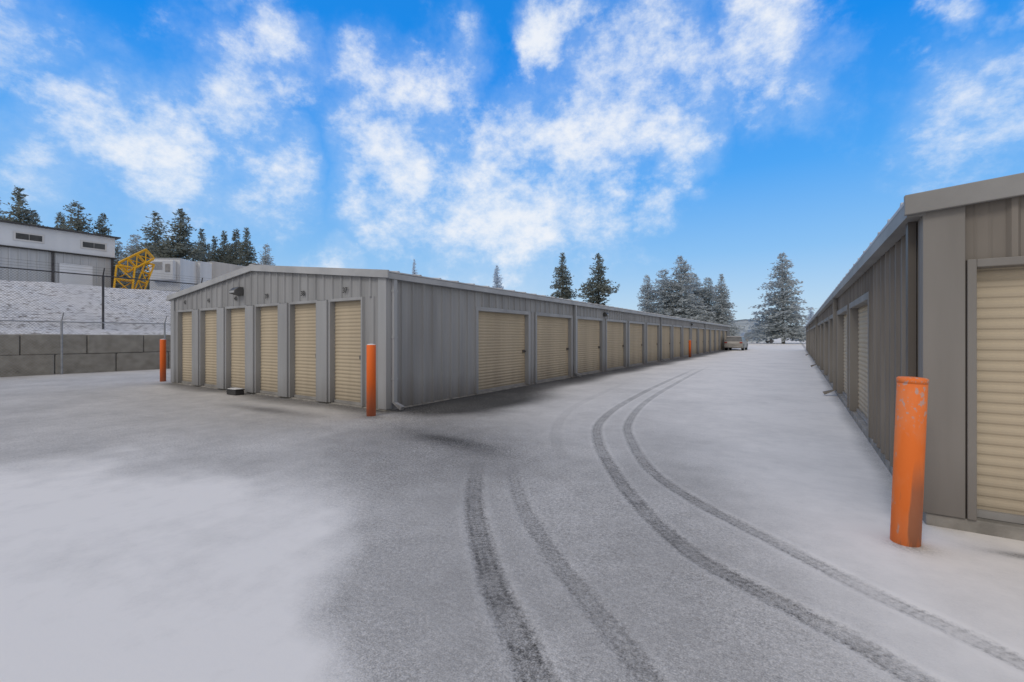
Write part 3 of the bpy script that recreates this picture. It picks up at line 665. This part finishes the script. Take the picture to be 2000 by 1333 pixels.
# ---------------- sky ----------------
w=bpy.data.worlds.new('World'); scene.world=w; w.use_nodes=True; nt=w.node_tree; N=nt.nodes; L=nt.links
SUNEL=math.radians(42)
bg=N['Background']; bg.inputs[1].default_value=.1
sky=N.new('ShaderNodeTexSky'); sky.sky_type='NISHITA'; sky.sun_disc=False; sky.sun_elevation=SUNEL; sky.sun_rotation=math.radians(190)
tc=N.new('ShaderNodeTexCoord').outputs['Generated']
tcg=tc
sepn=N.new('ShaderNodeSeparateXYZ'); L.new(tc,sepn.inputs[0])
ramp=N.new('ShaderNodeValToRGB'); cr=ramp.color_ramp
cr.elements[0].position=0; cr.elements[0].color=(6.0,7.4,8.5,1); cr.elements[1].position=1; cr.elements[1].color=(.3,2,6,1)
for p_,c_ in ((.07,(4.6,6.7,8.9)),(.17,(2.5,5.4,9.2)),(.32,(.7,3.9,9.5)),(.5,(.0,2.7,9.0))):
    e=cr.elements.new(p_); e.color=(*c_,1)
L.new(sepn.outputs[2],ramp.inputs[0])
mx=N.new('ShaderNodeMix'); mx.data_type='RGBA'; mx.inputs[0].default_value=.9; L.new(sky.outputs[0],mx.inputs[6]); L.new(ramp.outputs[0],mx.inputs[7])
def vm(op,a,b=None):
    n=N.new('ShaderNodeVectorMath'); n.operation=op
    for i,v in enumerate((a,b)):
        if v is None: continue
        if isinstance(v,(tuple,list,Vector)): n.inputs[i].default_value=tuple(v)
        else: L.new(v,n.inputs[i])
    return n
wn=N.new('ShaderNodeTexNoise'); wn.inputs['Scale'].default_value=5; wn.inputs['Detail'].default_value=6; wn.inputs['Roughness'].default_value=.6; L.new(tc,wn.inputs[0])
ws_=vm('SUBTRACT',wn.outputs[1],(.5,.5,.5)); wsc=N.new('ShaderNodeVectorMath'); wsc.operation='SCALE'; wsc.inputs[3].default_value=.30; L.new(ws_.outputs[0],wsc.inputs[0])
wd=vm('ADD',tc,wsc.outputs[0]).outputs[0]
def dirv(px_,py_):
    t=(px_-1000)/F; return Vector((-SN+t*CS,CS+t*SN,(HZ-py_)/F)).normalized()
blobs=[(290,310,220,1),(430,200,190,.9),(570,150,150,.85),(500,320,160,.65),
(760,190,190,.8),(860,150,140,.8),(790,330,230,.9),(960,410,240,1.0),(1110,370,170,.9),(880,510,110,.6),
(1070,270,220,.85),(1200,190,220,.85),(1320,110,210,.85),(1080,30,120,.95),(1310,265,150,.9),
(1500,100,200,.95),(1630,150,150,.8),(1480,10,110,.8),
(1950,40,110,.85),(1930,250,240,.66),(50,70,230,.55),(430,20,95,.85),(90,320,200,.55),
(655,500,85,.85),(1290,400,90,.6),(1180,470,130,.5),(470,400,130,.6)]
acc=None
for (bx_,by_,br,st) in blobs:
    c=dirv(bx_,by_); rr=.5*((dirv(bx_+br,by_)-c).length+(dirv(bx_,by_+br)-c).length)
    dn=vm('DISTANCE',wd,c)
    o_=mrange(dn.outputs['Value'],0,rr*1.2,st,0)
    acc=o_ if acc is None else math_('MAXIMUM',acc,o_)
fd_=vm('DOT_PRODUCT',tc,(-SN,CS,0)); back=mrange(fd_.outputs['Value'],.5,.15,0,1)  # added cloud outside the view, its warm grey neutralises the blue ambient
acc=math_('MAXIMUM',acc,back)
mp=N.new('ShaderNodeMapping'); mp.inputs['Scale'].default_value=(1,1,1.4); L.new(tc,mp.inputs[0])
f1=noise(8,10,.66,mp.outputs[0])
dens=math_('ADD',acc,math_('MULTIPLY',math_('SUBTRACT',f1,.5),2.3))
cov=mrange(dens,.12,1.2)
core=math_('MULTIPLY',cov,math_('MINIMUM',math_('MULTIPLY',acc,2.6),.96))
veil=math_('MULTIPLY',mrange(acc,.08,.75,0,.42),mrange(f1,.25,.6,.35,1))
alpha=math_('MAXIMUM',core,veil)
cc=N.new('ShaderNodeValToRGB'); cc.color_ramp.elements[0].position=.1; cc.color_ramp.elements[0].color=(6.4,7.7,9.3,1); cc.color_ramp.elements[1].position=1.1; cc.color_ramp.elements[1].color=(8.9,9.15,9.6,1)
L.new(math_('ADD',math_('MULTIPLY',cov,.75),math_('MULTIPLY',math_('SUBTRACT',f1,.42),.9)),cc.inputs[0])
mg=N.new('ShaderNodeMix'); mg.data_type='RGBA'; L.new(back,mg.inputs[0]); L.new(cc.outputs[0],mg.inputs[6]); mg.inputs[7].default_value=(7.3,6.7,6.1,1)
m3=N.new('ShaderNodeMix'); m3.data_type='RGBA'; L.new(alpha,m3.inputs[0]); L.new(mx.outputs[2],m3.inputs[6]); L.new(mg.outputs[2],m3.inputs[7])
L.new(m3.outputs[2],bg.inputs[0])
try:
    w.cycles.sampling_method='MANUAL'; w.cycles.sample_map_resolution=256
except Exception as e: print(e)
sl=bpy.data.lights.new('sun','SUN'); sl.energy=.9; sl.angle=math.radians(18); sl.color=(1,.95,.88)
so=bpy.data.objects.new('sun',sl); col.objects.link(so)
sd_=Vector((-.17*math.cos(SUNEL),-.98*math.cos(SUNEL),math.sin(SUNEL))); so.rotation_euler=sd_.to_track_quat('Z','Y').to_euler()
# ---------------- camera ----------------
cam=bpy.data.cameras.new('camera'); cam.sensor_width=36; cam.lens=36*F/2000; cam.shift_y=-(666.5-HZ)/2000; cam.clip_end=6000; cam.clip_start=.05
co=bpy.data.objects.new('camera',cam); col.objects.link(co); co.location=(0,0,CH); co.rotation_euler=(math.pi/2,0,TH); scene.camera=co
scene.view_settings.view_transform='Standard'; scene.view_settings.look='None'; scene.view_settings.exposure=0
